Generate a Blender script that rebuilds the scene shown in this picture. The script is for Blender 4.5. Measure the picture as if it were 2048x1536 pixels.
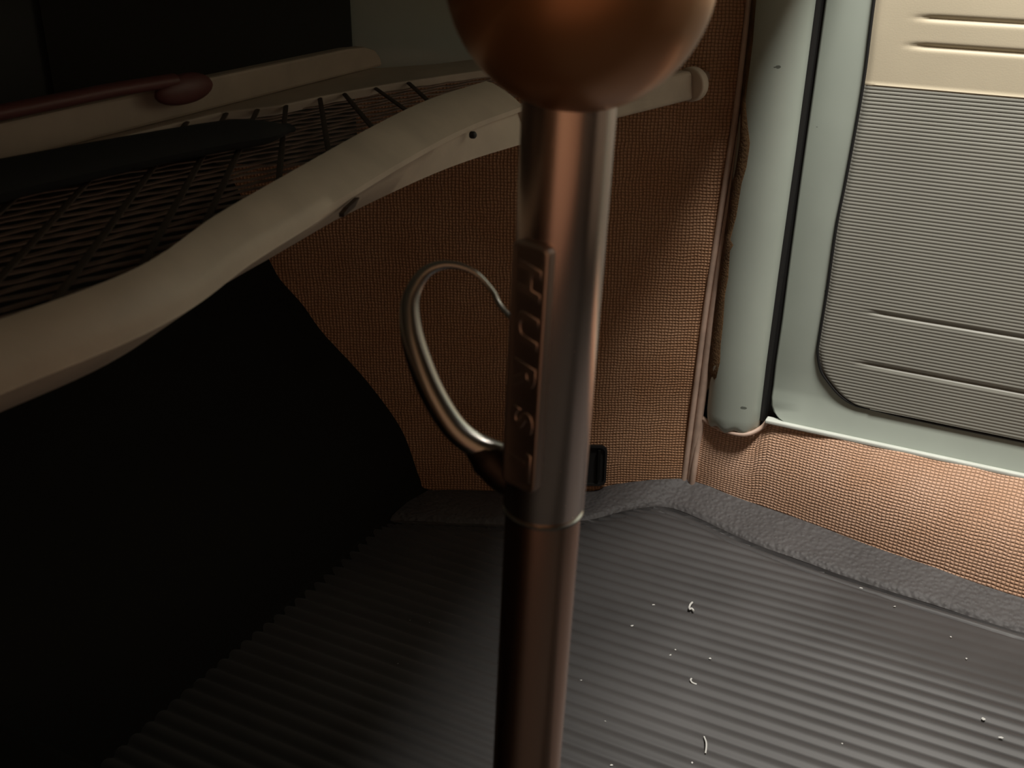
import bpy, bmesh, math, random
from mathutils import Vector, Matrix, Quaternion
random.seed(7)
for o in list(bpy.data.objects):
    bpy.data.objects.remove(o)
S = bpy.context.scene
COL = S.collection

# ------------------------------------------------------------------ camera
# World: X towards the passenger door, Y towards the car's nose, Z up, floor mat at z = 0 (metres)
CAM = Vector((-0.25, 0.0, 0.515))
cam_d = bpy.data.cameras.new('camera')
cam = bpy.data.objects.new('camera', cam_d)
COL.objects.link(cam)
cam.matrix_world = Matrix(((0.4562, 0.3746, -0.8072, CAM.x),
                           (-0.8899, 0.1992, -0.4105, CAM.y),
                           (0.0068, 0.9055, 0.4243, CAM.z),
                           (0, 0, 0, 1)))
cam_d.sensor_width = 36.0
cam_d.lens = 36.0 * 2200.0 / 2048.0
cam_d.clip_start = 0.01
cam_d.dof.use_dof = True
cam_d.dof.focus_distance = 0.86
cam_d.dof.aperture_fstop = 24.0
S.camera = cam

# ------------------------------------------------------------------ light
W = bpy.data.worlds.new('world'); S.world = W; W.use_nodes = True
W.node_tree.nodes['Background'].inputs[0].default_value = (0.5, 0.48, 0.45, 1)
W.node_tree.nodes['Background'].inputs[1].default_value = 0.01
ld = bpy.data.lights.new('dome_light', 'AREA')
ld.shape = 'RECTANGLE'; ld.size = 0.26; ld.size_y = 0.20
ld.energy = 14.0; ld.color = (1.0, 0.95, 0.87)
lo = bpy.data.objects.new('dome_light', ld); COL.objects.link(lo)
lo.location = (0.30, -0.05, 1.15)
l2 = bpy.data.lights.new('tray_fill_light', 'AREA'); l2.size = 0.4; l2.energy = 0.30; l2.color = (1.0, 0.93, 0.84)  # added weak fill to lift the tray rim, no real source behind it
l2o = bpy.data.objects.new('tray_fill_light', l2); COL.objects.link(l2o); l2o.location = (.42, -.75, 1.00)
l2o.rotation_euler = (Vector((.25, .3, .35)) - l2o.location).to_track_quat('-Z', 'Y').to_euler()

vs = S.view_settings
vs.view_transform = 'Standard'; vs.look = 'None'; vs.gamma = 1.0; vs.use_curve_mapping = False
vs.exposure = 0.0

# ------------------------------------------------------------------ materials
def mat(name, col, rough=0.6, metal=0.0, noise=0.0, nscale=40.0, bump=0.0, bscale=200.0, coat=0.0, col2=None, spec=None):
    m = bpy.data.materials.new(name); m.use_nodes = True
    nt = m.node_tree; b = nt.nodes['Principled BSDF']
    b.inputs['Base Color'].default_value = (*col, 1)
    b.inputs['Roughness'].default_value = rough
    b.inputs['Metallic'].default_value = metal
    b.inputs['Coat Weight'].default_value = coat
    if spec is not None: b.inputs['Specular IOR Level'].default_value = spec
    tc = nt.nodes.new('ShaderNodeTexCoord')
    if noise > 0:
        n = nt.nodes.new('ShaderNodeTexNoise'); n.inputs['Scale'].default_value = nscale
        n.inputs['Detail'].default_value = 5
        nt.links.new(tc.outputs['Object'], n.inputs['Vector'])
        r = nt.nodes.new('ShaderNodeMapRange'); r.inputs['From Min'].default_value = .3; r.inputs['From Max'].default_value = .7
        nt.links.new(n.outputs['Fac'], r.inputs['Value'])
        mx = nt.nodes.new('ShaderNodeMix'); mx.data_type = 'RGBA'
        c2 = col2 if col2 else tuple(c * (1 - noise) for c in col)
        mx.inputs['A'].default_value = (*col, 1); mx.inputs['B'].default_value = (*c2, 1)
        nt.links.new(r.outputs['Result'], mx.inputs['Factor'])
        nt.links.new(mx.outputs['Result'], b.inputs['Base Color'])
    if bump > 0:
        n2 = nt.nodes.new('ShaderNodeTexNoise'); n2.inputs['Scale'].default_value = bscale
        nt.links.new(tc.outputs['Object'], n2.inputs['Vector'])
        bp = nt.nodes.new('ShaderNodeBump'); bp.inputs['Strength'].default_value = bump; bp.inputs['Distance'].default_value = .001
        nt.links.new(n2.outputs['Fac'], bp.inputs['Height']); nt.links.new(bp.outputs['Normal'], b.inputs['Normal'])
    return m

def mathn(nt, op, a, b=None, c=None):
    n = nt.nodes.new('ShaderNodeMath'); n.operation = op
    for i, v in enumerate((a, b, c)):
        if v is None: continue
        if isinstance(v, (int, float)): n.inputs[i].default_value = v
        else: nt.links.new(v, n.inputs[i])
    return n.outputs[0]

def carpet(name, hi, lo, patch, pitch_u, pitch_v):
    """square-weave loop carpet; UV in metres"""
    m = bpy.data.materials.new(name); m.use_nodes = True
    nt = m.node_tree; b = nt.nodes['Principled BSDF']
    b.inputs['Roughness'].default_value = .95; b.inputs['Specular IOR Level'].default_value = .1
    uv = nt.nodes.new('ShaderNodeUVMap'); uv.uv_map = 'uv'
    # wobble of the yarn rows
    nz = nt.nodes.new('ShaderNodeTexNoise'); nz.inputs['Scale'].default_value = 55; nz.inputs['Detail'].default_value = 3
    nt.links.new(uv.outputs[0], nz.inputs['Vector'])
    vm = nt.nodes.new('ShaderNodeVectorMath'); vm.operation = 'MULTIPLY_ADD'
    nt.links.new(nz.outputs['Color'], vm.inputs[0]); vm.inputs[1].default_value = (.0035, .0035, 0)
    nt.links.new(uv.outputs[0], vm.inputs[2])
    sp = nt.nodes.new('ShaderNodeSeparateXYZ'); nt.links.new(vm.outputs[0], sp.inputs[0])
    su = mathn(nt, 'ABSOLUTE', mathn(nt, 'SINE', mathn(nt, 'MULTIPLY', sp.outputs[0], math.pi / pitch_u)))
    sv = mathn(nt, 'ABSOLUTE', mathn(nt, 'SINE', mathn(nt, 'MULTIPLY', sp.outputs[1], math.pi / pitch_v)))
    h = mathn(nt, 'MULTIPLY', mathn(nt, 'POWER', su, .6), mathn(nt, 'POWER', sv, .6))
    n1 = nt.nodes.new('ShaderNodeTexNoise'); n1.inputs['Scale'].default_value = 420; nt.links.new(uv.outputs[0], n1.inputs['Vector'])
    h2 = mathn(nt, 'MULTIPLY_ADD', n1.outputs['Fac'], .5, h)
    n2 = nt.nodes.new('ShaderNodeTexNoise'); n2.inputs['Scale'].default_value = 22; n2.inputs['Detail'].default_value = 4
    nt.links.new(uv.outputs[0], n2.inputs['Vector'])
    r = nt.nodes.new('ShaderNodeMapRange'); r.inputs['From Min'].default_value = .35; r.inputs['From Max'].default_value = .65
    nt.links.new(n2.outputs['Fac'], r.inputs['Value'])
    mp = nt.nodes.new('ShaderNodeMix'); mp.data_type = 'RGBA'
    mp.inputs['A'].default_value = (*hi, 1); mp.inputs['B'].default_value = (*patch, 1)
    nt.links.new(r.outputs['Result'], mp.inputs['Factor'])
    r2 = nt.nodes.new('ShaderNodeMapRange'); r2.inputs['From Min'].default_value = .35; r2.inputs['From Max'].default_value = .95
    nt.links.new(h2, r2.inputs['Value'])
    mx = nt.nodes.new('ShaderNodeMix'); mx.data_type = 'RGBA'
    mx.inputs['A'].default_value = (*lo, 1); nt.links.new(mp.outputs['Result'], mx.inputs['B'])
    nt.links.new(r2.outputs['Result'], mx.inputs['Factor'])
    nt.links.new(mx.outputs['Result'], b.inputs['Base Color'])
    bp = nt.nodes.new('ShaderNodeBump'); bp.inputs['Strength'].default_value = .8; bp.inputs['Distance'].default_value = .0012
    nt.links.new(h2, bp.inputs['Height']); nt.links.new(bp.outputs['Normal'], b.inputs['Normal'])
    return m

def painted(name, col, chip):
    """sage car paint with a few dark chips"""
    m = mat(name, col, .42, noise=.10, nscale=14, coat=.15)
    nt = m.node_tree; b = nt.nodes['Principled BSDF']
    src = b.inputs['Base Color'].links[0].from_socket
    tc = nt.nodes.new('ShaderNodeTexCoord')
    mp = nt.nodes.new('ShaderNodeMapping'); mp.inputs['Scale'].default_value = (1, .55, 1.5); nt.links.new(tc.outputs['Object'], mp.inputs['Vector'])
    v = nt.nodes.new('ShaderNodeTexVoronoi'); v.inputs['Scale'].default_value = 34; v.inputs['Randomness'].default_value = 1
    nz = nt.nodes.new('ShaderNodeTexNoise'); nz.inputs['Scale'].default_value = 160
    nt.links.new(tc.outputs['Object'], nz.inputs['Vector'])
    ad = nt.nodes.new('ShaderNodeVectorMath'); ad.operation = 'MULTIPLY_ADD'
    nt.links.new(nz.outputs['Color'], ad.inputs[0]); ad.inputs[1].default_value = (.006, .006, .003); nt.links.new(mp.outputs[0], ad.inputs[2])
    nt.links.new(ad.outputs[0], v.inputs['Vector'])
    sc = nt.nodes.new('ShaderNodeSeparateColor'); nt.links.new(v.outputs['Color'], sc.inputs[0])
    rad = mathn(nt, 'MULTIPLY', mathn(nt, 'GREATER_THAN', sc.outputs[0], .35), mathn(nt, 'MULTIPLY_ADD', sc.outputs[1], .06, .02))
    f = mathn(nt, 'LESS_THAN', v.outputs['Distance'], rad)
    mx = nt.nodes.new('ShaderNodeMix'); mx.data_type = 'RGBA'
    nt.links.new(mathn(nt, 'MULTIPLY', f, .75), mx.inputs['Factor']); nt.links.new(src, mx.inputs['A']); mx.inputs['B'].default_value = (*chip, 1)
    nt.links.new(mx.outputs['Result'], b.inputs['Base Color'])
    return m

def pebbled(name, col):
    m = mat(name, col, .62, noise=.25, nscale=18)
    nt = m.node_tree; b = nt.nodes['Principled BSDF']
    tc = nt.nodes.new('ShaderNodeTexCoord')
    v = nt.nodes.new('ShaderNodeTexVoronoi'); v.feature = 'SMOOTH_F1'; v.inputs['Scale'].default_value = 290
    nt.links.new(tc.outputs['Object'], v.inputs['Vector'])
    bp = nt.nodes.new('ShaderNodeBump'); bp.inputs['Strength'].default_value = .8; bp.inputs['Distance'].default_value = .0014; bp.invert = True
    nt.links.new(v.outputs['Distance'], bp.inputs['Height']); nt.links.new(bp.outputs['Normal'], b.inputs['Normal'])
    return m

M = {}
M['sage'] = painted('sage_paint', (.47, .53, .47), (.05, .06, .05))
M['lip'] = mat('pale_lip_paint', (.75, .79, .73), .4, noise=.12, nscale=60)
M['cream_vinyl'] = mat('cream_vinyl', (.70, .62, .46), .48, noise=.06, nscale=20, bump=.05, bscale=900)
M['grey_vinyl'] = mat('grey_vinyl', (.34, .34, .30), .45, noise=.08, nscale=15)
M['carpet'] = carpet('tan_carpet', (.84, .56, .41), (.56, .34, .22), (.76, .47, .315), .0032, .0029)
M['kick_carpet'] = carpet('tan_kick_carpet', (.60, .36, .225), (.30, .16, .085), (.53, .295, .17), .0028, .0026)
M['piping'] = mat('tan_piping', (.74, .54, .43), .5, noise=.3, nscale=60)
M['foam'] = mat('brown_foam', (.17, .095, .04), .95, noise=.5, nscale=90, bump=.8, bscale=500)
M['rubber'] = mat('ribbed_rubber', (.072, .069, .070), .52, noise=.35, nscale=9, spec=.45)
M['pebble'] = pebbled('pebbled_rubber', (.085, .080, .081))
M['black'] = mat('black_rubber', (.012, .012, .012), .6)
M['toe'] = mat('toe_board_rubber', (.012, .012, .011), .85, spec=.1)
M['chrome'] = mat('worn_chrome', (.72, .57, .50), .26, 1.0)
M['knob'] = mat('brown_chrome_knob', (.46, .225, .105), .36, .65, coat=.15)
M['plate'] = mat('cast_plate_metal', (.62, .49, .43), .38, 1.0)
M['gunmetal'] = mat('dark_gunmetal', (.06, .045, .038), .5, 1.0)
M['shaft'] = mat('copper_tinted_shaft', (.66, .42, .32), .26, 1.0)
M['bright'] = mat('bright_chrome', (.40, .375, .35), .26, 1.0)
M['ivory'] = mat('ivory_paint', (.60, .50, .40), .5, noise=.18, nscale=35, bump=.1, bscale=300)
M['ivory2'] = mat('aged_ivory_paint', (.46, .37, .29), .55, noise=.2, nscale=30)
M['rattan'] = mat('dark_rattan', (.24, .16, .12), .6, noise=.45, nscale=120)
M['band'] = mat('rattan_band', (.07, .045, .03), .7, noise=.4, nscale=100)
M['maroon'] = mat('maroon_lacquer', (.13, .035, .03), .5, noise=.2, nscale=50)
M['blackcloth'] = mat('black_cloth', (.014, .014, .014), .9)
M['lint'] = mat('white_lint', (.62, .62, .60), .9)
M['headliner'] = mat('headliner', (.12, .10, .08), .9)
M['tan'] = mat('tan_leatherette', (.72, .42, .25), .6, noise=.2, nscale=10)
M['dark_tan'] = mat('brown_leatherette', (.66, .36, .24), .7, noise=.2, nscale=10)
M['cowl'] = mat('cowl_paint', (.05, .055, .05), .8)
M['shade_tone'] = mat('painted_shade', (.045, .05, .042), .9)  # near-black that paints shade over part of the sage inner panel
M['dark'] = mat('dark_lining', (.02, .02, .018), .9)

# ------------------------------------------------------------------ mesh helpers
def obj(name, verts, faces, m, parent=None, uvs=None, smooth=False):
    me = bpy.data.meshes.new(name); me.from_pydata([tuple(v) for v in verts], [], faces)
    me.validate()
    if uvs:
        l = me.uv_layers.new(name='uv')
        for lp in me.loops: l.data[lp.index].uv = uvs[lp.vertex_index]
    bm = bmesh.new(); bm.from_mesh(me)
    bmesh.ops.dissolve_degenerate(bm, dist=1e-7, edges=bm.edges)
    bmesh.ops.recalc_face_normals(bm, faces=bm.faces)
    bm.to_mesh(me); bm.free()
    if smooth:
        for p in me.polygons: p.use_smooth = True
        me.set_sharp_from_angle(angle=math.radians(50))
    me.materials.append(M[m])
    o = bpy.data.objects.new(name, me); COL.objects.link(o)
    if parent: o.parent = parent
    return o

def empty(name, loc=(0, 0, 0)):
    o = bpy.data.objects.new(name, None); COL.objects.link(o); o.location = loc; o.empty_display_size = .02
    return o

def under(parent, *kids):
    """parent keeps its place; children keep their world coordinates"""
    for k in kids:
        k.parent = parent
        k.matrix_parent_inverse = Matrix.Translation(-parent.location)

def tag(o, label, cat, group=None):
    o['label'] = label; o['category'] = cat
    if group: o['group'] = group
    return o

def struct(o):
    o['kind'] = 'structure'; return o

def grid(rows, closed=False):
    """rows of equal length -> verts, quads"""
    n = len(rows[0]); V = [p for r in rows for p in r]; F = []
    for i in range(len(rows) - 1):
        for j in range(n - (0 if closed else 1)):
            k = (j + 1) % n
            F.append((i * n + j, i * n + k, (i + 1) * n + k, (i + 1) * n + j))
    return V, F

def box(lo_, hi_):
    (a, b, c), (d, e, f) = lo_, hi_
    V = [(x, y, z) for x in (a, d) for y in (b, e) for z in (c, f)]
    F = [(0, 1, 3, 2), (4, 6, 7, 5), (0, 4, 5, 1), (2, 3, 7, 6), (0, 2, 6, 4), (1, 5, 7, 3)]
    return V, F

def bevel_obj(o, w, seg=2):
    md = o.modifiers.new('bevel', 'BEVEL'); md.width = w; md.segments = seg; md.limit_method = 'ANGLE'
    return o

def spline(pts, n):
    """Catmull-Rom through pts, n samples (any dimension)"""
    P = [Vector(p) for p in pts]; P = [P[0] * 2 - P[1]] + P + [P[-1] * 2 - P[-2]]
    out = []; m = len(P) - 3
    for i in range(n):
        t = i / (n - 1) * m; k = min(int(t), m - 1); u = t - k
        a, b, c, d = P[k:k + 4]
        out.append(.5 * ((2 * b) + (c - a) * u + (2 * a - 5 * b + 4 * c - d) * u * u + (3 * b - a - 3 * c + d) * u ** 3))
    return out

def tube(path, rad, seg=12, caps=True, flat=1.0, up=None):
    """swept round/elliptic tube; rad is a number or a list"""
    P = [Vector(p) for p in path]; R = rad if isinstance(rad, (list, tuple)) else [rad] * len(P)
    rows = []; ref = Vector(up) if up else None
    for i, p in enumerate(P):
        t = (P[min(i + 1, len(P) - 1)] - P[max(i - 1, 0)]).normalized()
        if ref is None: ref = t.orthogonal().normalized()
        a = (ref - t * ref.dot(t)).normalized(); b = t.cross(a)
        if up is None: ref = a
        rows.append([p + a * math.cos(q) * R[i] * flat + b * math.sin(q) * R[i] for q in (2 * math.pi * k / seg for k in range(seg))])
    V, F = grid(rows, True)
    if caps:
        F.append(tuple(reversed(range(seg)))); n0 = (len(P) - 1) * seg; F.append(tuple(n0 + k for k in range(seg)))
    return V, F

def lathe(prof, origin, axis, seg=48):
    """prof: list of (r, h) along axis from origin"""
    ax = Vector(axis).normalized(); a = ax.orthogonal().normalized(); b = ax.cross(a); o = Vector(origin)
    rows = [[o + ax * h + (a * math.cos(q) + b * math.sin(q)) * r for q in (2 * math.pi * k / seg for k in range(seg))] for r, h in prof]
    V, F = grid(rows, True)
    F.append(tuple(reversed(range(seg)))); n0 = (len(prof) - 1) * seg; F.append(tuple(n0 + k for k in range(seg)))
    return V, F

def slab(outline, d):
    """closed outline (3-D points) extruded by vector d"""
    n = len(outline); d = Vector(d); V = [Vector(p) for p in outline] + [Vector(p) + d for p in outline]
    F = [tuple(range(n)), tuple(reversed(range(n, 2 * n)))] + [(i, (i + 1) % n, n + (i + 1) % n, n + i) for i in range(n)]
    return V, F

def interp(tab, x):
    """tab sorted by first value"""
    if x <= tab[0][0]: return tab[0][1]
    for (a, b), (c, d) in zip(tab, tab[1:]):
        if x <= c: return b + (d - b) * (x - a) / (c - a)
    return tab[-1][1]

def sstep(a, b, x):
    t = max(0, min(1, (x - a) / (b - a))); return t * t * (3 - 2 * t)

def kick_x(y):                       # the kick panel stands askew, narrowing the footwell towards the nose
    return .60 - .4911 * (y - .24)
KT = Vector((-.4408, .8976, 0))      # along the kick panel, forward
KN = Vector((-.8976, -.4408, 0))     # out of the kick panel into the footwell

# ------------------------------------------------------------------ the cabin shell
fl = struct(obj('floor', *box((-.80, -1.1, -.03), (.66, .80, -.006)), 'dark'))
tn = []
for y in (-1.05, .56):
    tn.append([(x, y, z) for x, z in ((-.075, -.006), (-.062, .055), (-.04, .082), (0, .09), (.04, .082), (.062, .055), (.075, -.006))])
tun = obj('tunnel', *grid(tn), 'toe', fl, smooth=True)
ce = struct(obj('ceiling', *box((-.80, -1.1, 1.19), (.68, .80, 1.22)), 'headliner'))
wl = struct(obj('wall_left', *box((-.84, -1.1, -.03), (-.80, .80, 1.22)), 'tan'))
obj('lower_carpet', *box((-.80, -1.0, -.0), (-.79, .715, .30)), 'dark_tan', wl)
wb = struct(obj('wall_rear', *box((-.80, -1.14, -.03), (.66, -1.1, 1.22)), 'headliner'))
sb = obj('seat_back_blocker', *box((.06, -.56, .12), (.58, -.47, .80)), 'headliner', wb); bevel_obj(sb, .03, 4)  # unseen seat back, added to keep the fill light off the mat
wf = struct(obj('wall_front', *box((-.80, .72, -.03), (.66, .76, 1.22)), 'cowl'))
# toe board: curved rubber-covered slope that cuts across the kick panel
TOE = [(.4350, -.004), (.4643, .0001), (.4689, .0106), (.4772, .0466), (.4865, .0715), (.5049, .1055), (.5196, .1268), (.5413, .1546), (.5550, .1796), (.5686, .2017), (.5763, .2236), (.60, .29), (.63, .325), (.715, .335)]
rows = []
for v in spline([(a, b, 0) for a, b in TOE], 60):
    xe = kick_x(v.x) + .004
    rows.append([(-.70 + (xe + .70) * k / 12, v.x, v.y) for k in range(13)])
obj('toe_board', *grid(rows), 'toe', wf, smooth=True)

shade_outline = [(y, z) for y, z in ((.505, .30), (.715, .30), (.715, .60), (.505, .60))]  # dark sheet added over the inner panel in place of shade
obj('shade_sheet', *slab([Vector((kick_x(y), y, z)) + KN * .001 for y, z in shade_outline], KN * .003), 'shade_tone', wf)

# right-hand body side: painted panels, the door pillar, sill metal
wr = struct(empty('wall_right', (.62, .2, 0)))
def kp(y, z, off=0.0):
    return Vector((kick_x(y), y, z)) + KN * off
out = [kp(.20, -.02, -.006), kp(.72, -.02, -.006), kp(.72, .62, -.006), kp(.20, .62, -.006)]
inner = obj('inner_panel', *slab(out, -KN * .004), 'sage')
# pillar: half-round painted column
prof = []
for k in range(25):
    q = math.pi * k / 24
    prof.append((.600 - .019 * math.sin(q) ** .8, .2135 + .0235 * math.cos(q)))
rows = []
zs = [.0765, .0785, .083, .09, .14, .22, .32, .43, .56, .70]
for i, z in enumerate(zs):
    s = [.80, .92, .98, 1, 1, 1, 1, 1, 1, 1][i]; dy = -.006 * sstep(.1, .45, z)
    rows.append([(.600 + (x - .600) * s, .2135 + (y - .2135) * s + dy + .002, z + (.002 if s < 1 else 0) * math.sin(k)) for k, (x, y) in enumerate(prof)])
V, F = grid(rows); F.append(tuple(range(25)))
pil = obj('pillar', V, F, 'sage', smooth=True)
pback = obj('pillar_return', *slab([(.604, .1775, -.03), (.604, .245, -.03), (.604, .245, .70), (.604, .1745, .70)], (.02, 0, 0)), 'black')
seal = obj('door_seal', *tube([(.5995, .1885 + .0035 - .006 * sstep(.1, .45, z), z) for z in (.088, .10, .14, .20, .30, .40, .55, .70)], .0034, 10), 'black')
outer = obj('outer_skin', *box((.645, -1.1, -.03), (.66, .25, 1.19)), 'sage')
under(wr, inner, pil, pback, seal, outer)

# ------------------------------------------------------------------ sill carpet and door lip
EDGE = [(-.30, .525, .012), (-.0361, .5470, .0120), (.0381, .5578, .0125), (.0994, .5682, .0130), (.1658, .5803, .0140), (.2128, .5879, .0145), (.2453, .5947, .0150)]
ex = [(a, b) for a, b, c in EDGE]; ez = [(a, c) for a, b, c in EDGE]
rows = []; uvs = []
ny, nz = 90, 22
for i in range(ny + 1):
    y = -.30 + (.2465 + .30) * i / ny
    bx, bz = interp(ex, y) + .004, interp(ez, y) - .010
    topz = .0908 if y < .186 else .0775 - .001 * math.sin((y - .186) * 50)
    if .180 < y < .194: topz = .0908 - .0133 * sstep(.180, .194, y)
    tx = .5925 + .008 * sstep(.10, .215, y)
    r = []; L = 0
    for k in range(nz + 1):
        t = k / nz
        bul = .011 * math.sin(math.pi * t) * (1 - .55 * sstep(.05, .24, y)) + .0006 * math.sin(y * 130 + t * 5)
        x = bx + (tx - bx) * t; z = bz + (topz - bz) * t
        r.append((x - bul * .72, y, z + bul * .55)); uvs.append((y, t * .105))
    rows.append(r)
V, F = grid(rows)
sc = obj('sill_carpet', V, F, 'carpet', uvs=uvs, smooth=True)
md = sc.modifiers.new('thick', 'SOLIDIFY'); md.thickness = .003; md.offset = -1
tag(sc, 'tan square-weave carpet covering the door sill below the green door', 'carpet')
bind = obj('binding', *tube(spline([(.5975, .2445, .079), (.5905, .232, .0775), (.585, .215, .0765), (.5865, .200, .077), (.594, .190, .082), (.594, .1845, .0905)], 26), .0021, 8), 'piping', sc, smooth=True)
seam = obj('corner_seam', *tube(spline([(.5965, .2425, .08), (.5935, .2435, .05), (.5915, .2445, .026), (.5925, .2455, .012)], 14), .0028, 8), 'piping', sc, smooth=True)

lipo = obj('door_sill_strip', *box((.5885, -.30, .0898), (.5975, .186, .0936)), 'lip')
bevel_obj(lipo, .0012)
tag(lipo, 'thin pale green metal lip along the top edge of the tan sill carpet', 'trim strip')

# ------------------------------------------------------------------ kick panel
kick = empty('kick_panel', (.56, .32, 0))
tag(kick, 'brown carpeted kick panel between the green door pillar and the dark footwell', 'kick panel')
outl = []
outl += [(.246, .004), (.2455, .08), (.2435, .19), (.2395, .255), (.235, .345), (.232, .43), (.23, .56)]
outl += [(.31, .56), (.33, .43), (.36, .375), (.45, .36), (.66, .36), (.66, -.01), (.246, -.01)]
rows = []; uvs = []
right = [(-.01, .2465), (.08, .2455), (.19, .2435), (.255, .2395), (.345, .235), (.43, .232), (.56, .23)]
left = [(-.01, .66), (.34, .66), (.36, .60), (.375, .36), (.43, .33), (.56, .31)]
NZ = 110
TZ = [(b, a + .012) for a, b in TOE]
for i in range(NZ + 1):
    z = -.01 + .57 * i / NZ; a = interp(right, z); b = min(interp(left, z), interp(TZ, z)); r = []
    for k in range(41):
        y = a + (b - a) * k / 40
        w = .0012 * math.sin(y * 37 + z * 23) + .0008 * math.sin(z * 61)
        r.append(kp(y, z, w)); uvs.append((y * 1.114, z))
    rows.append(r)
V, F = grid(rows)
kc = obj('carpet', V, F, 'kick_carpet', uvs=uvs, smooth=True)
path = spline([kp(.2315, .56, .003), kp(.2315, .43, .003), kp(.2335, .345, .003), kp(.2385, .254, .003), kp(.2425, .18, .003), kp(.2450, .107, .003), kp(.2465, .06, .002), kp(.2480, .012, .001)], 50)
pp = obj('edge_piping', *tube(path, .0036, 12), 'piping', smooth=True)
path2 = [p + KT * .0062 - KN * .0010 for p in path]
ps = obj('piping_flange', *tube(path2, .0026, 8), 'piping', smooth=True)
# crumbling foam that shows between the piping and the pillar
fr = [(.4400, .2285), (.40, .2275), (.3566, .2280), (.3262, .2215), (.3200, .2207), (.3069, .2218), (.2932, .2252), (.2666, .2262), (.2467, .2306), (.2432, .2265), (.2375, .2298), (.215, .2288), (.1995, .2298), (.175, .2282), (.1554, .2298), (.14, .2286), (.1251, .2300), (.1036, .2400), (.09, .2405)]
rowA = []; rowB = []
for z, y in fr:
    yb = interp([(.09, .2455), (.18, .2435), (.255, .2395), (.36, .2345), (.44, .2325)], z)
    yc = .2155 - .006 * sstep(.1, .45, z); y += random.uniform(-.0009, .0009)
    px = lambda v: .600 - .019 * max(0, math.sin(math.acos(max(-1, min(1, (v - yc) / .0235))))) ** .8
    x0 = px(y) - .0004
    rowA.append([(x0, y, z), (px((y + yb) / 2) - .0009, (y + yb) / 2, z + .0006), (min(px(yb - .001), kick_x(yb)) - .0012, yb - .001, z)])
foam = obj('foam_strip', *grid(rowA), 'foam', smooth=True)
md = foam.modifiers.new('thick', 'SOLIDIFY'); md.thickness = .001; md.offset = 0
under(kick, kc, pp, ps, foam)

# heater outlet low on the kick panel
vent = empty('heater_vent', kp(.331, .008))
tag(vent, 'small black heater outlet low on the brown kick panel behind the lever', 'heater vent')
def rrect(cy, cz, hw, hh, r, off, n=6):
    L = []
    for sx, sy, a0 in ((1, 1, 0), (-1, 1, 90), (-1, -1, 180), (1, -1, 270)):
        for k in range(n + 1):
            q = math.radians(a0 + 90 * k / n)
            u = sx * (hw - r) + r * math.cos(q); v = sy * (hh - r) + r * math.sin(q)
            L.append(kp(cy, cz, off) + KT * u + Vector((0, 0, v)))
    return L
A, B, C2, D2 = rrect(.331, .0295, .0155, .0205, .006, .002), rrect(.331, .0295, .0155, .0205, .006, .0045), rrect(.331, .0295, .0135, .0185, .005, .0045), rrect(.331, .0295, .0135, .0185, .005, .0022)
vf = obj('frame', *grid([A, B, C2, D2], True), 'black')
vb = obj('recess', D2, [tuple(range(len(D2)))], 'blackcloth')
c = kp(.3235, .031, .003); va = KT * .0012; vz = Vector((0, 0, .015))
vsl = obj('slat', *slab([c - va - vz, c + va - vz, c + va + vz, c - va + vz], KN * .003), 'toe')
c = kp(.3335, .031, .003)
vsl2 = obj('slat', *slab([c - va - vz, c + va - vz, c + va + vz, c - va + vz], KN * .003), 'toe')
under(vent, vf, vb, vsl, vsl2)

# ------------------------------------------------------------------ door
door = empty('car_door', (.615, -.05, .09))
tag(door, 'sage green car door with cream and ribbed grey inner panel', 'car door')
# painted inner frame: profile rows from bottom to top, following the front edge
rows = []
dz = [(.0925, .5925), (.0935, .5925), (.0955, .5932), (.099, .5945), (.104, .5962), (.1105, .5980), (.116, .5993), (.121, .600), (.14, .600), (.18, .600), (.24, .600), (.30, .600), (.36, .600), (.43, .600), (.50, .600), (.58, .600)]
fe = [(.0925, .1710), (.0935, .1740), (.0955, .1785), (.099, .1825), (.104, .1855), (.1105, .1868), (.1346, .1874), (.1934, .1858), (.2592, .1856), (.349, .1838), (.431, .1822), (.58, .179)]
for z, x in dz:
    yf = interp(fe, z) - .001
    r = [(x + .03, yf, z), (x + .006, yf, z), (x + .0018, yf - .0006, z), (x, yf - .0025, z)]
    r += [(x, yf - .0025 - (yf + .40) * k / 24, z) for k in range(1, 25)]
    rows.append(r)
V, F = grid(rows)
dfm = obj('door_frame', V, F, 'sage', smooth=True)
CARD = [(.1178, -.30), (.1179, .0534), (.1194, .1041), (.1204, .1174), (.1256, .1286), (.1351, .1391), (.1451, .1469), (.1601, .1512), (.1717, .1515), (.2141, .1504), (.2675, .1499), (.3062, .1475), (.3740, .1447), (.4328, .1452), (.58, .146)]
left_y = spline([(a, b, 0) for a, b in CARD[2:]], 300)
lt = [(p.x, p.y) for p in left_y]; lt.sort()
SPLIT = .3735
def groove(y, z, z0, y0, w, d):
    m = 1 - sstep(y0 - .012, y0, y)
    return -d * math.exp(-((z - z0) / w) ** 2) * m
def card_rows(z0, z1, n, height, y_right=-.30, ncol=46):
    rows = []
    for i in range(n + 1):
        z = z0 + (z1 - z0) * i / n
        a = interp(lt, z); r = []
        for k in range(ncol + 1):
            t = k / ncol; y = a + (y_right - a) * t ** 1.6
            e = sstep(0, .004, a - y)
            r.append((.5985 - (.002 * e + height(y, z) * (.3 + .7 * e)), y, z))
        rows.append(r)
    return grid(rows)
RP = .0027
def h_rib(y, z):
    q = ((SPLIT - z) / RP) % 1.0
    return .00042 * (math.sin(math.pi * q) ** .8) + groove(y, z, .2015, .118, .0016, .0019) + groove(y, z, .1575, .121, .0016, .0019)
n = int((SPLIT - .1194) / RP * 7)
rib = obj('ribbed_panel', *card_rows(.1194, SPLIT, n, h_rib), 'grey_vinyl', smooth=True)
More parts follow.
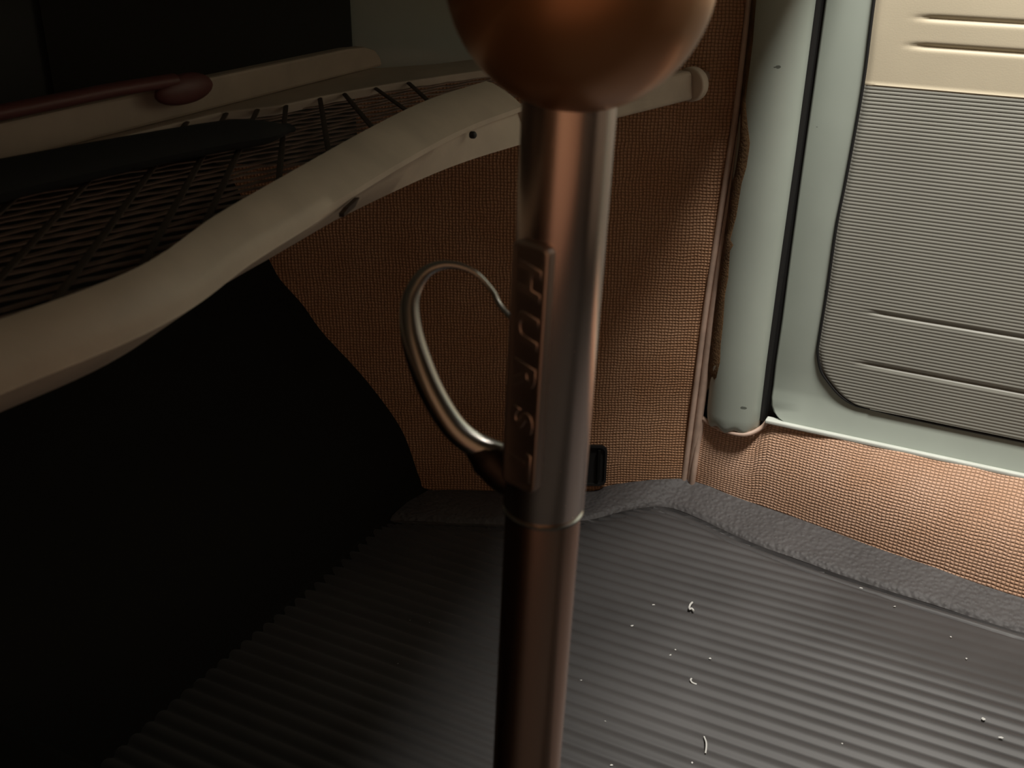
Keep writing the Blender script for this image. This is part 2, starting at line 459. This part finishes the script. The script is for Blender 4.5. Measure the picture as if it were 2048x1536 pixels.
# flat strip below the curve of the corner
rows = []
for i in range(8):
    t = i / 7; r = []
    for k in range(40):
        y = .1041 - (.1041 + .30) * k / 39
        zb = interp([(-.30, .1178), (.0534, .1179), (.1041, .1194)], y)
        z = zb + (.1194 - zb) * t
        r.append((.5985 - .0025 * t, y, z))
    rows.append(r)
low = obj('lower_edge', *grid(rows), 'grey_vinyl')
def h_cream(y, z):
    return .0007 * math.exp(-((z - SPLIT - .0012) / .0009) ** 2) + groove(y, z, .4225, .1165, .0017, .0021) + groove(y, z, .4035, .1195, .0017, .0021)
cream = obj('cream_panel', *card_rows(SPLIT, .58, 190, h_cream), 'cream_vinyl', smooth=True)
outp = spline([(.5978, b + .0006, a - .0004) for a, b in [(.1178, -.30), (.1179, -.10), (.1179, .0534)] + CARD[2:]], 220)
edge = obj('panel_edging', *tube(outp, .0011, 8), 'black', smooth=True)
under(door, dfm, rib, low, cream, edge)

# ------------------------------------------------------------------ rubber mat
fold_x = [(-.32, .496), (-.0405, .5180), (.0503, .5255), (.1104, .5324), (.1760, .5436), (.2249, .5581), (.2592, .5635), (.2853, .5450), (.3102, .5132), (.3387, .4918), (.3761, .4695), (.4643, .43)]
FOLD = spline([(x, y, 0) for y, x in fold_x], 160)
ft = [(p.y, p.x) for p in FOLD]
mt = empty('rubber_floor_mat', (.34, .1, 0))
tag(mt, 'black ribbed rubber mat with pebbled border on the footwell floor', 'floor mat')
PIT = .0122
rows = []
ys = [-.32 + .79 * i / 110 for i in range(111)]
xs = [.066 + PIT / 10 * i for i in range(int(.51 / (PIT / 10)))]
for y in ys:
    xf = interp(ft, y); r = []
    for x in xs:
        xx = min(x, xf)
        d = xf - xx
        flatz = 1 - .80 * sstep(.15, -.02, y) * sstep(.11, .05, d)
        q = (xx / PIT + .05 * math.sin(y * 9)) % 1.0
        rb = math.sin(math.pi * q) ** 1.3
        z = .0021 * rb * flatz * sstep(.004, .016, d) + .0012 * math.sin(y * 11 + xx * 17)
        z -= .0028 * math.exp(-((d - .0095) / .0012) ** 2) + .0040 * math.exp(-((d - .0016) / .0013) ** 2)
        z *= sstep(0, .0006, d)
        r.append((xx, y, z))
    rows.append(r)
V, F = grid(rows)
field = obj('ribbed_field', V, F, 'rubber', smooth=True)
# pebbled border that turns up against the sill and the kick panel
EK = [(.5060, .4314, .0), (.5302, .3821, .0005), (.5564, .3289, .001), (.5633, .3148, .0071), (.5761, .2886, .0128), (.5865, .2644, .0159)]
EDG = spline([(.488, .468, -.001)] + EK + [(x, y, z) for y, x, z in reversed(EDGE)] + [(.523, -.32, .012)], 160)
# pair up fold and edge by walking both front to rear
FB = list(reversed(FOLD))
def resample(P, n):
    L = [0]
    for a, b in zip(P, P[1:]): L.append(L[-1] + (b - a).length)
    out = []; k = 0
    for i in range(n):
        s = L[-1] * i / (n - 1)
        while k < len(L) - 2 and L[k + 1] < s: k += 1
        out.append(P[k].lerp(P[k + 1], (s - L[k]) / max(1e-9, L[k + 1] - L[k])))
    return out
def cut(P, key): return min(range(len(P)), key=lambda i: (P[i] - Vector(key)).length)
i1 = cut(FB, (.5635, .2592, 0)); j1 = cut(EDG, (.590, .252, .016))
pairs = list(zip(resample(FB[:i1 + 1], 50) + resample(FB[i1:], 110)[1:], resample(EDG[:j1 + 1], 50) + resample(EDG[j1:], 110)[1:]))
rows = []
for a, b in pairs:
    r = []
    for k in range(13):
        t = k / 12; p = a.lerp(b, t)
        p.z = .0030 * sstep(0, .10, t) + (b.z - .0030) * t ** 1.15 + .0004 * math.sin(p.y * 60)
        r.append(p)
    r.append(b + Vector((.002, .001, -.006)))
    rows.append(r)
border = obj('pebbled_border', *grid(rows), 'pebble', smooth=True)
under(mt, field, border)

# ------------------------------------------------------------------ lint on the mat
def fleck(loc, size, label, group=None, stretch=1.0, ang=0):
    V = []; n = 7
    for k in range(n):
        q = 2 * math.pi * k / n
        V.append((math.cos(q) * size * stretch * random.uniform(.6, 1.2), math.sin(q) * size * random.uniform(.6, 1.2), random.uniform(0, .0004)))
    V += [(0, 0, size * .7), (0, 0, -.0002)]
    F = [(k, (k + 1) % n, n) for k in range(n)] + [((k + 1) % n, k, n + 1) for k in range(n)]
    o = obj('lint_speck', V, F, 'lint'); o.location = loc; o.rotation_euler[2] = ang
    return tag(o, label, 'lint', group)

SPECKS = [(.3878, .2221, 1.5, 'white oval lint speck on the mat, left of and below the forked tuft'),
          (.4197, .2170, 1.0, 'faint lint speck on the mat level with the forked tuft, nearer the lever'),
          (.3694, .1848, 1.2, 'brighter and lower speck of the close pair in the middle of the mat'),
          (.3763, .1838, .9, 'fainter and upper speck of the close pair in the middle of the mat'),
          (.3608, .1799, .7, 'very faint lint speck just below the close pair on the mat'),
          (.3787, .1586, 1.2, 'white lint speck on the mat right of the close pair'),
          (.3141, .2312, .9, 'pale lint speck on the mat right beside the lower lever shaft'),
          (.2843, .2002, .9, 'small bright lint speck on the mat midway between lever and long fibre'),
          (.2494, .1815, .9, 'lint speck on the mat at the bottom of the photo near the lever'),
          (.2750, .1370, .9, 'lint speck on the mat at the bottom of the photo under the long fibre'),
          (.5168, .0794, 1.0, 'pale lint speck beside the groove of the pebbled mat border'),
          (.5042, .0516, .8, 'faint lint streak on smooth mat just right of the border groove speck'),
          (.4851, .0079, .9, 'white lint speck on the smooth right part of the mat'),
          (.4644, -.0054, .8, 'lint speck where the ribs start on the right part of the mat'),
          (.3903, -.0352, 1.2, 'pale lint speck nearest the lower right corner of the photo'),
          (.3365, .0561, .8, 'lone small lint speck on the mat halfway between long fibre and right clump'),
          (.2250, .3515, 1.0, 'brightest lint speck in the dark footwell left of the lever'),
          (.3165, .3727, .6, 'left speck of the highest pair in the dark footwell left of the lever'),
          (.3207, .3582, .5, 'right speck of the highest pair in the dark footwell left of the lever'),
          (.2700, .3538, .5, 'dim lint speck midway down the dark footwell left of the lever')]
for x, y, s, lab in SPECKS:
    fleck((x, y, .0022), .00085 * s, lab, 'lint specks on the mat', random.uniform(1, 1.8), random.uniform(0, 3))
fleck((.4035, -.0231, .0024), .0014, 'largest pale lint clump on the mat near its right end', None, 1.3, .4)
def fibre(name, pts, r, label):
    o = obj(name, *tube(spline(pts, 14), r, 6), 'lint', smooth=True)
    return tag(o, label, 'lint')
fibre('lint_fibre', [(.2995, .1372, .0036), (.2945, .1343, .0045), (.2905, .1328, .0042), (.2860, .1318, .0032)], .00055, 'long curved white lint fibre lying lowest on the ribbed mat')
fibre('lint_tuft', [(.4345, .1909, .0038), (.4290, .1909, .0050), (.4262, .1905, .0030), (.4280, .1890, .0030), (.4258, .1868, .0030)], .0008, 'forked white lint tuft, highest of the bits on the ribbed mat')
fibre('lint_curl', [(.3495, .1628, .0040), (.3470, .1626, .0046), (.3462, .1610, .0036), (.3466, .1580, .0030)], .00065, 'small hooked white lint curl above the long fibre on the mat')

# ------------------------------------------------------------------ dashboard edge above the footwell (out of the picture; it shades the footwell)
dp = [(.153, .540), (.147, .546), (.146, .556), (.152, .575), (.215, .66), (.24, .72), (.70, .74), (.70, .450), (.46, .466), (.30, .515)]
rows = [[(x, a + (dy if a < .3 else 0), b) for a, b in dp] for x, dy in ((-.78, -.066), (0, -.066), (.15, -.056), (.3, -.036), (.45, -.012), (.585, .004))]
V, F = grid(rows, True); F += [tuple(range(len(dp))), tuple(len(dp) * 5 + k for k in range(len(dp)))]
obj('dashboard', V, F, 'sage', wf)

# ------------------------------------------------------------------ parcel tray under the dashboard
tray = empty('parcel_tray', (.25, .36, .36))
tag(tray, 'ivory-rimmed woven rattan parcel tray under the dashboard', 'parcel tray')
IC = spline([(-.32, .288, .395), (-.12, .275, .395), (-.06, .2690, .395), (0, .2665, .395), (.06, .2845, .395), (.1245, .2997, .395), (.2261, .3219, .395), (.30, .3335, .395), (.3667, .3334, .395)], 240)
n = 120
ci = resample(IC, n)
WR = [(-.3, .011), (0, .011), (.1, .017), (.2, .021), (.3, .0255), (.37, .026)]
WBt = [(-.3, -.012), (0, -.014), (.06, -.011), (.11, -.006), (.17, -.001), (.24, .010), (.3, .020), (.37, .030)]
cr = []; cb = []
for i, p in enumerate(ci):
    t = (ci[min(i + 1, n - 1)] - ci[max(i - 1, 0)]).normalized(); nn = Vector((t.y, -t.x, 0))
    cr.append(p + nn * interp(WR, p.x) + Vector((0, 0, -.0135)))
    cb.append(p + nn * interp(WBt, p.x) + Vector((0, 0, -.035)))
rows = []
for a, b, c in zip(ci, cr, cb):
    d = a + Vector((0, .006, -.006))
    e = c + Vector((.002, .012, .004))
    mid = (a + b) / 2 + Vector((0, -.0005, .0022))
    inn = (a - b); inn.z = 0; inn.normalize()
    under_b = b + inn * .0035 * sstep(.10, .20, b.x) + Vector((0, 0, -.0036))
    r = [e, c + Vector((0, .003, -.0004)), c, c * .35 + under_b * .65, under_b, b + Vector((0, .0004, -.0026)), b + Vector((0, 0, .0004)), b * .8 + a * .2 + Vector((0, 0, .0016)), mid, b * .2 + a * .8 + Vector((0, 0, .0016)), a, d]
    rows.append(r)
V, F = grid(rows, True)
k = len(rows[0]); F.append(tuple(range(k))); F.append(tuple((n - 1) * k + j for j in range(k)))
lip = obj('rim', V, F, 'ivory', smooth=True)
# the rim carries on as a plain rail to the kick panel
r0 = [(.366, .3092, .3815), (.366, .3035, .3605), (.366, .316, .3605), (.366, .320, .3815)]
r1 = [(.548, .2590, .3815), (.548, .2565, .3605), (.549, .268, .3605), (.549, .270, .3815)]
V = [Vector(p) for p in r0 + r1]; F = [(0, 1, 2, 3), (7, 6, 5, 4)] + [(i, (i + 1) % 4, 4 + (i + 1) % 4, 4 + i) for i in range(4)]
rail = bevel_obj(obj('rail', V, F, 'ivory2'), .003, 3)
ax = Vector((.955, -.297, 0)).normalized()
cap = obj('end_cap', *lathe([(.0001, 0), (.0110, 0), (.0122, .0006), (.0126, .002), (.0126, .0068), (.0118, .0086), (.0090, .0096), (.0001, .010)], (.549, .2618, .3710), ax, 32), 'ivory', smooth=True)
stub = obj('mounting_stub', *lathe([(.005, 0), (.005, .034)], (.558, .2588, .3710), Vector((.955, .15, 0)), 16), 'ivory2', smooth=True)
lip_y = [(p.x, p.y) for p in sorted(ci, key=lambda p: p.x)]
WB = [(-.32, .452), (.20, .450), (.2513, .4471), (.2841, .4299), (.3186, .4255), (.3442, .4205), (.3869, .4096), (.4580, .3831), (.50, .365)]
def ylip(x): return interp(lip_y, x) if x < .3667 else interp([(.3667, .3334), (.50, .30)], x)
def yback(x): return interp(WB, x)
parts = [lip, rail, cap, stub]
# rear rim: flat shelf, upright board with a rounded end
pts = [(-.32, .452), (.20, .450), (.2513, .4471), (.2841, .4299), (.3186, .4255), (.3442, .4205), (.3869, .4096), (.4580, .3831), (.50, .365), (.512, .385), (.503, .412), (.462, .428), (.430, .452), (.42, .468), (-.32, .468)]
parts.append(bevel_obj(obj('rear_shelf', *slab([(x, y, .379) for x, y in pts], (0, 0, .006)), 'ivory2'), .0012))
bo = [(-.32, .385), (.436, .385), (.4345, .391), (.428, .397), (.415, .4008), (.3944, .4022), (.2555, .4034), (-.32, .4045)]
parts.append(bevel_obj(obj('rear_board', *slab([(x, .456, z) for x, z in bo], (0, .010, 0)), 'ivory2'), .0018))
# strands of rattan, laid obliquely, one by one
sd = Vector((.945, -.327, 0)).normalized(); sp = Vector((-sd.y, sd.x, 0))
base = Vector((.10, .375, 0)); k = 0
for j in range(-24, 25):
    a = None; seg = []
    for i in range(-120, 140):
        p = base + sp * (.0084 * j) + sd * (.004 * i)
        ok = -.30 < p.x < .49 and ylip(p.x) + .002 < p.y < yback(p.x) + .004
        if ok: seg.append(Vector((p.x, p.y, .3795 + .0004 * math.sin(i * .9 + j * math.pi))))
    if len(seg) > 5:
        parts.append(obj('strand', *tube(seg[::2] if len(seg) > 8 else seg, .0017, 6, flat=.4, up=(0, 0, 1)), 'rattan', smooth=True))
BANDS = [((.4013, .4147), (.3632, .3794)), ((.3639, .4136), (.3230, .3691)), ((.3357, .4185), (.2743, .3601)), ((.3121, .4208), (.2301, .3571)), ((.2715, .4165), (.1710, .3418)), ((.2348, .4125), (.1188, .3346)), ((.1913, .4035), (.0793, .3274)),
         ((.15, .40), (.04, .327)), ((.105, .40), (-.005, .327)), ((.06, .40), (-.05, .327)), ((.01, .40), (-.10, .327)), ((-.05, .40), (-.16, .327)), ((-.11, .40), (-.22, .327))]
for (x0, y0), (x1, y1) in BANDS:
    d = Vector((x0 - x1, y0 - y1, 0)).normalized(); seg = []
    for i in range(-60, 60):
        p = Vector(((x0 + x1) / 2, (y0 + y1) / 2, .3835)) + d * .004 * i
        if ylip(p.x) + .001 < p.y < yback(p.x) + .006: seg.append(p)
    parts.append(obj('cross_band', *tube([seg[0], seg[len(seg) // 2], seg[-1]], .0017, 6, flat=.5, up=(0, 0, 1)), 'band', smooth=True))
under(tray, *parts)

sx, sy = .302, .3068
scr = obj('screw', *lathe([(.0001, 0), (.0021, 0), (.0021, .0022), (.0015, .003), (.0001, .0031)], (sx, sy + .0015, .3765), (-.15, -1, .1), 12), 'black', smooth=True)
tear = obj('splinter', *slab([(.150, .2905, .3745), (.162, .2925, .3760), (.158, .2925, .3725), (.149, .2925, .3700), (.147, .2910, .3725)], (.001, -.0022, 0)), 'band')
under(tray, scr, tear)

# things lying in the tray
pth = spline([(-.10, .418, .3925), (.02, .412, .3925), (.10, .402, .392), (.17, .389, .391), (.205, .380, .3895), (.222, .375, .3885)], 30)
pouch = obj('cloth_bundle', *tube(pth, [.022 - .004 * sstep(0, 18, i) - .012 * sstep(20, 29, i) for i in range(30)], 16, flat=.38, up=(0, 0, 1)), 'blackcloth', smooth=True)
tag(pouch, 'long black folded cloth bundle lying in the rattan tray', 'cloth bundle')
mar = empty('lacquered_handle', (.20, .452, .404))
tag(mar, 'dark maroon handle with rounded end resting on the tray rear board', 'handle')
hp = spline([(-.06, .450, .4115), (.05, .450, .4105), (.12, .449, .4100), (.17, .448, .4098), (.215, .4465, .4085)], 24)
hd = obj('grip', *tube(hp, .0050, 12, flat=.75, up=(0, 0, 1)), 'maroon', smooth=True)
rows = []
for i in range(13):
    q = math.pi * i / 12
    rows.append([(.2225 - .0225 * math.cos(q), .4465 + .0060 * math.sin(q) * math.cos(w), .4015 + (.0078 if math.sin(w) < 0 else .0092) * math.sin(q) * math.sin(w) + .0005) for w in (2 * math.pi * k / 16 for k in range(16))])
V, F = grid(rows, True)
hh = obj('rounded_end', V, F, 'maroon', smooth=True)
under(mar, hd, hh)

# ------------------------------------------------------------------ gear lever
TOP = Vector((.0077, .1156, .4573)); BOT = Vector((.0029, .1221, .2421))
U = (TOP - BOT).normalized()
def onax(z): return TOP + U * ((z - TOP.z) / U.z)
lev = empty('gear_lever', onax(.085))
tag(lev, 'chrome gear lever with large ball knob and embossed lettering plate', 'gear lever')
L = []
L.append(obj('knob', *lathe([(.0001 + .0325 * math.sin(math.pi * i / 40), -.0325 * math.cos(math.pi * i / 40)) for i in range(41)], Vector((.0056, .1125, .4927)), U, 64), 'knob', smooth=True))
L.append(obj('sleeve', *lathe([(.0113, 0), (.0121, .0012), (.0121, .109), (.0121, .1203)], onax(.3430), U, 64), 'chrome', smooth=True))
L.append(obj('joint_ring', *lathe([(.0110, -.0016), (.0120, -.0008), (.0120, .0000), (.0112, .0006)], onax(.3426), U, 64), 'bright', smooth=True))
L.append(obj('shaft', *lathe([(.0113, 0), (.0113, .12), (.0113, .2580)], onax(.085), U, 64), 'shaft', smooth=True))
L.append(obj('boot', *lathe([(.040, 0), (.041, .004), (.034, .009), (.026, .016), (.024, .020), (.019, .028), (.018, .033), (.0135, .042), (.0120, .046)], onax(.084), U, 40), 'black', smooth=True))
# raised name plate on the side turned to the left
pc = onax(.3912)
tc = (CAM - pc); tc -= U * tc.dot(U); tc.normalize()
lf = U.cross(tc) * -1                                # to the left seen from the driver
ang = math.radians(34)
PN = tc * math.cos(ang) + lf * math.sin(ang)         # outward normal of the plate
PR = PN.cross(U) * -1                                # to the right along the plate
if PR.dot(lf) > 0: PR = -PR
def plate_pt(r, u, n): return pc + PR * r + U * u + PN * n
hw, hh_ = .0059, .0362
def ring(hw, hh, r, n):
    o = []
    for sx, sy, a0 in ((1, 1, 0), (-1, 1, 90), (-1, -1, 180), (1, -1, 270)):
        for k in range(6):
            q = math.radians(a0 + 90 * k / 5)
            o.append(plate_pt(sx * (hw - r) + r * math.cos(q), sy * (hh - r) + r * math.sin(q), n))
    return o
rows = [ring(hw, hh_, .0022, .0085), ring(hw, hh_, .0022, .0133), ring(hw - .0004, hh_ - .0004, .002, .0138), ring(hw - .0011, hh_ - .0011, .0015, .0138), ring(hw - .0015, hh_ - .0015, .0012, .0137)]
V, F = grid(rows, True); F.append(tuple(4 * 24 + j for j in range(24)))
plate = obj('name_plate', V, F, 'plate', smooth=True); plate['label'] = 'raised plate with embossed letters'
L.append(plate)
letters = []
word = 'HURST'; adv = .0135
for i, ch in enumerate(word):
    cu = bpy.data.curves.new('letter', 'FONT'); cu.body = ch; cu.size = .0112; cu.extrude = .0003; cu.bevel_depth = .00030; cu.bevel_resolution = 1; cu.offset = .00025; cu.shear = .18
    cu.align_x = 'CENTER'; cu.align_y = 'CENTER'
    to = bpy.data.objects.new('letter_tmp', cu); COL.objects.link(to)
    bpy.context.view_layer.update()
    me = bpy.data.meshes.new_from_object(to.evaluated_get(bpy.context.evaluated_depsgraph_get()))
    bpy.data.objects.remove(to)
    # text x runs down the lever, text up points right
    c = plate_pt(-.0000, .0270 - adv * i, .0134)
    ax_x = -U; ax_y = PR; ax_z = ax_x.cross(ax_y)
    if ax_z.dot(PN) < 0: ax_y = -ax_y; ax_z = -ax_z
    for v in me.vertices:
        v.co = c + ax_x * v.co.x * 1.20 + ax_y * v.co.y * .86 + ax_z * v.co.z
    me.name = 'letter'; me.materials.clear(); me.materials.append(M['plate'])
    o = bpy.data.objects.new('letter', me); COL.objects.link(o); letters.append(o)
# curved finger loop to the left of the lever
lp = spline([(.0150, .1330, .3950), (.0180, .1404, .3985), (.0199, .1443, .4021), (.0195, .1502, .4070), (.0169, .1573, .4089), (.0131, .1627, .4069), (.0087, .1651, .4008), (.0057, .1641, .3941), (.0031, .1608, .3861), (.0007, .1545, .3755), (-.0003, .1469, .3661), (.0005, .1402, .3611), (.0030, .1330, .3580)], 70)
rl = [.0008 + .0030 * sstep(14, 52, i) for i in range(70)]
loop = obj('finger_loop', *tube(lp, rl, 16), 'bright', smooth=True); loop['label'] = 'curved chrome finger loop'
L.append(loop)
lu = obj('loop_lug', *tube(spline([(.0012, .1400, .3606), (.0022, .1350, .3560), (.0028, .1300, .3520), (.0040, .1240, .3500)], 12), [.0040, .0046, .0052, .006, .006, .006, .006, .006, .006, .006, .006, .006], 14), 'gunmetal', smooth=True)
L.append(lu)
under(lev, *L)
under(plate, *letters)
for o in letters: o.matrix_parent_inverse = plate.matrix_basis.inverted() if False else Matrix.Identity(4)
bpy.context.view_layer.update()
for o in letters:      # letters were modelled in world space: undo the chain of parents
    o.matrix_parent_inverse = plate.matrix_world.inverted()
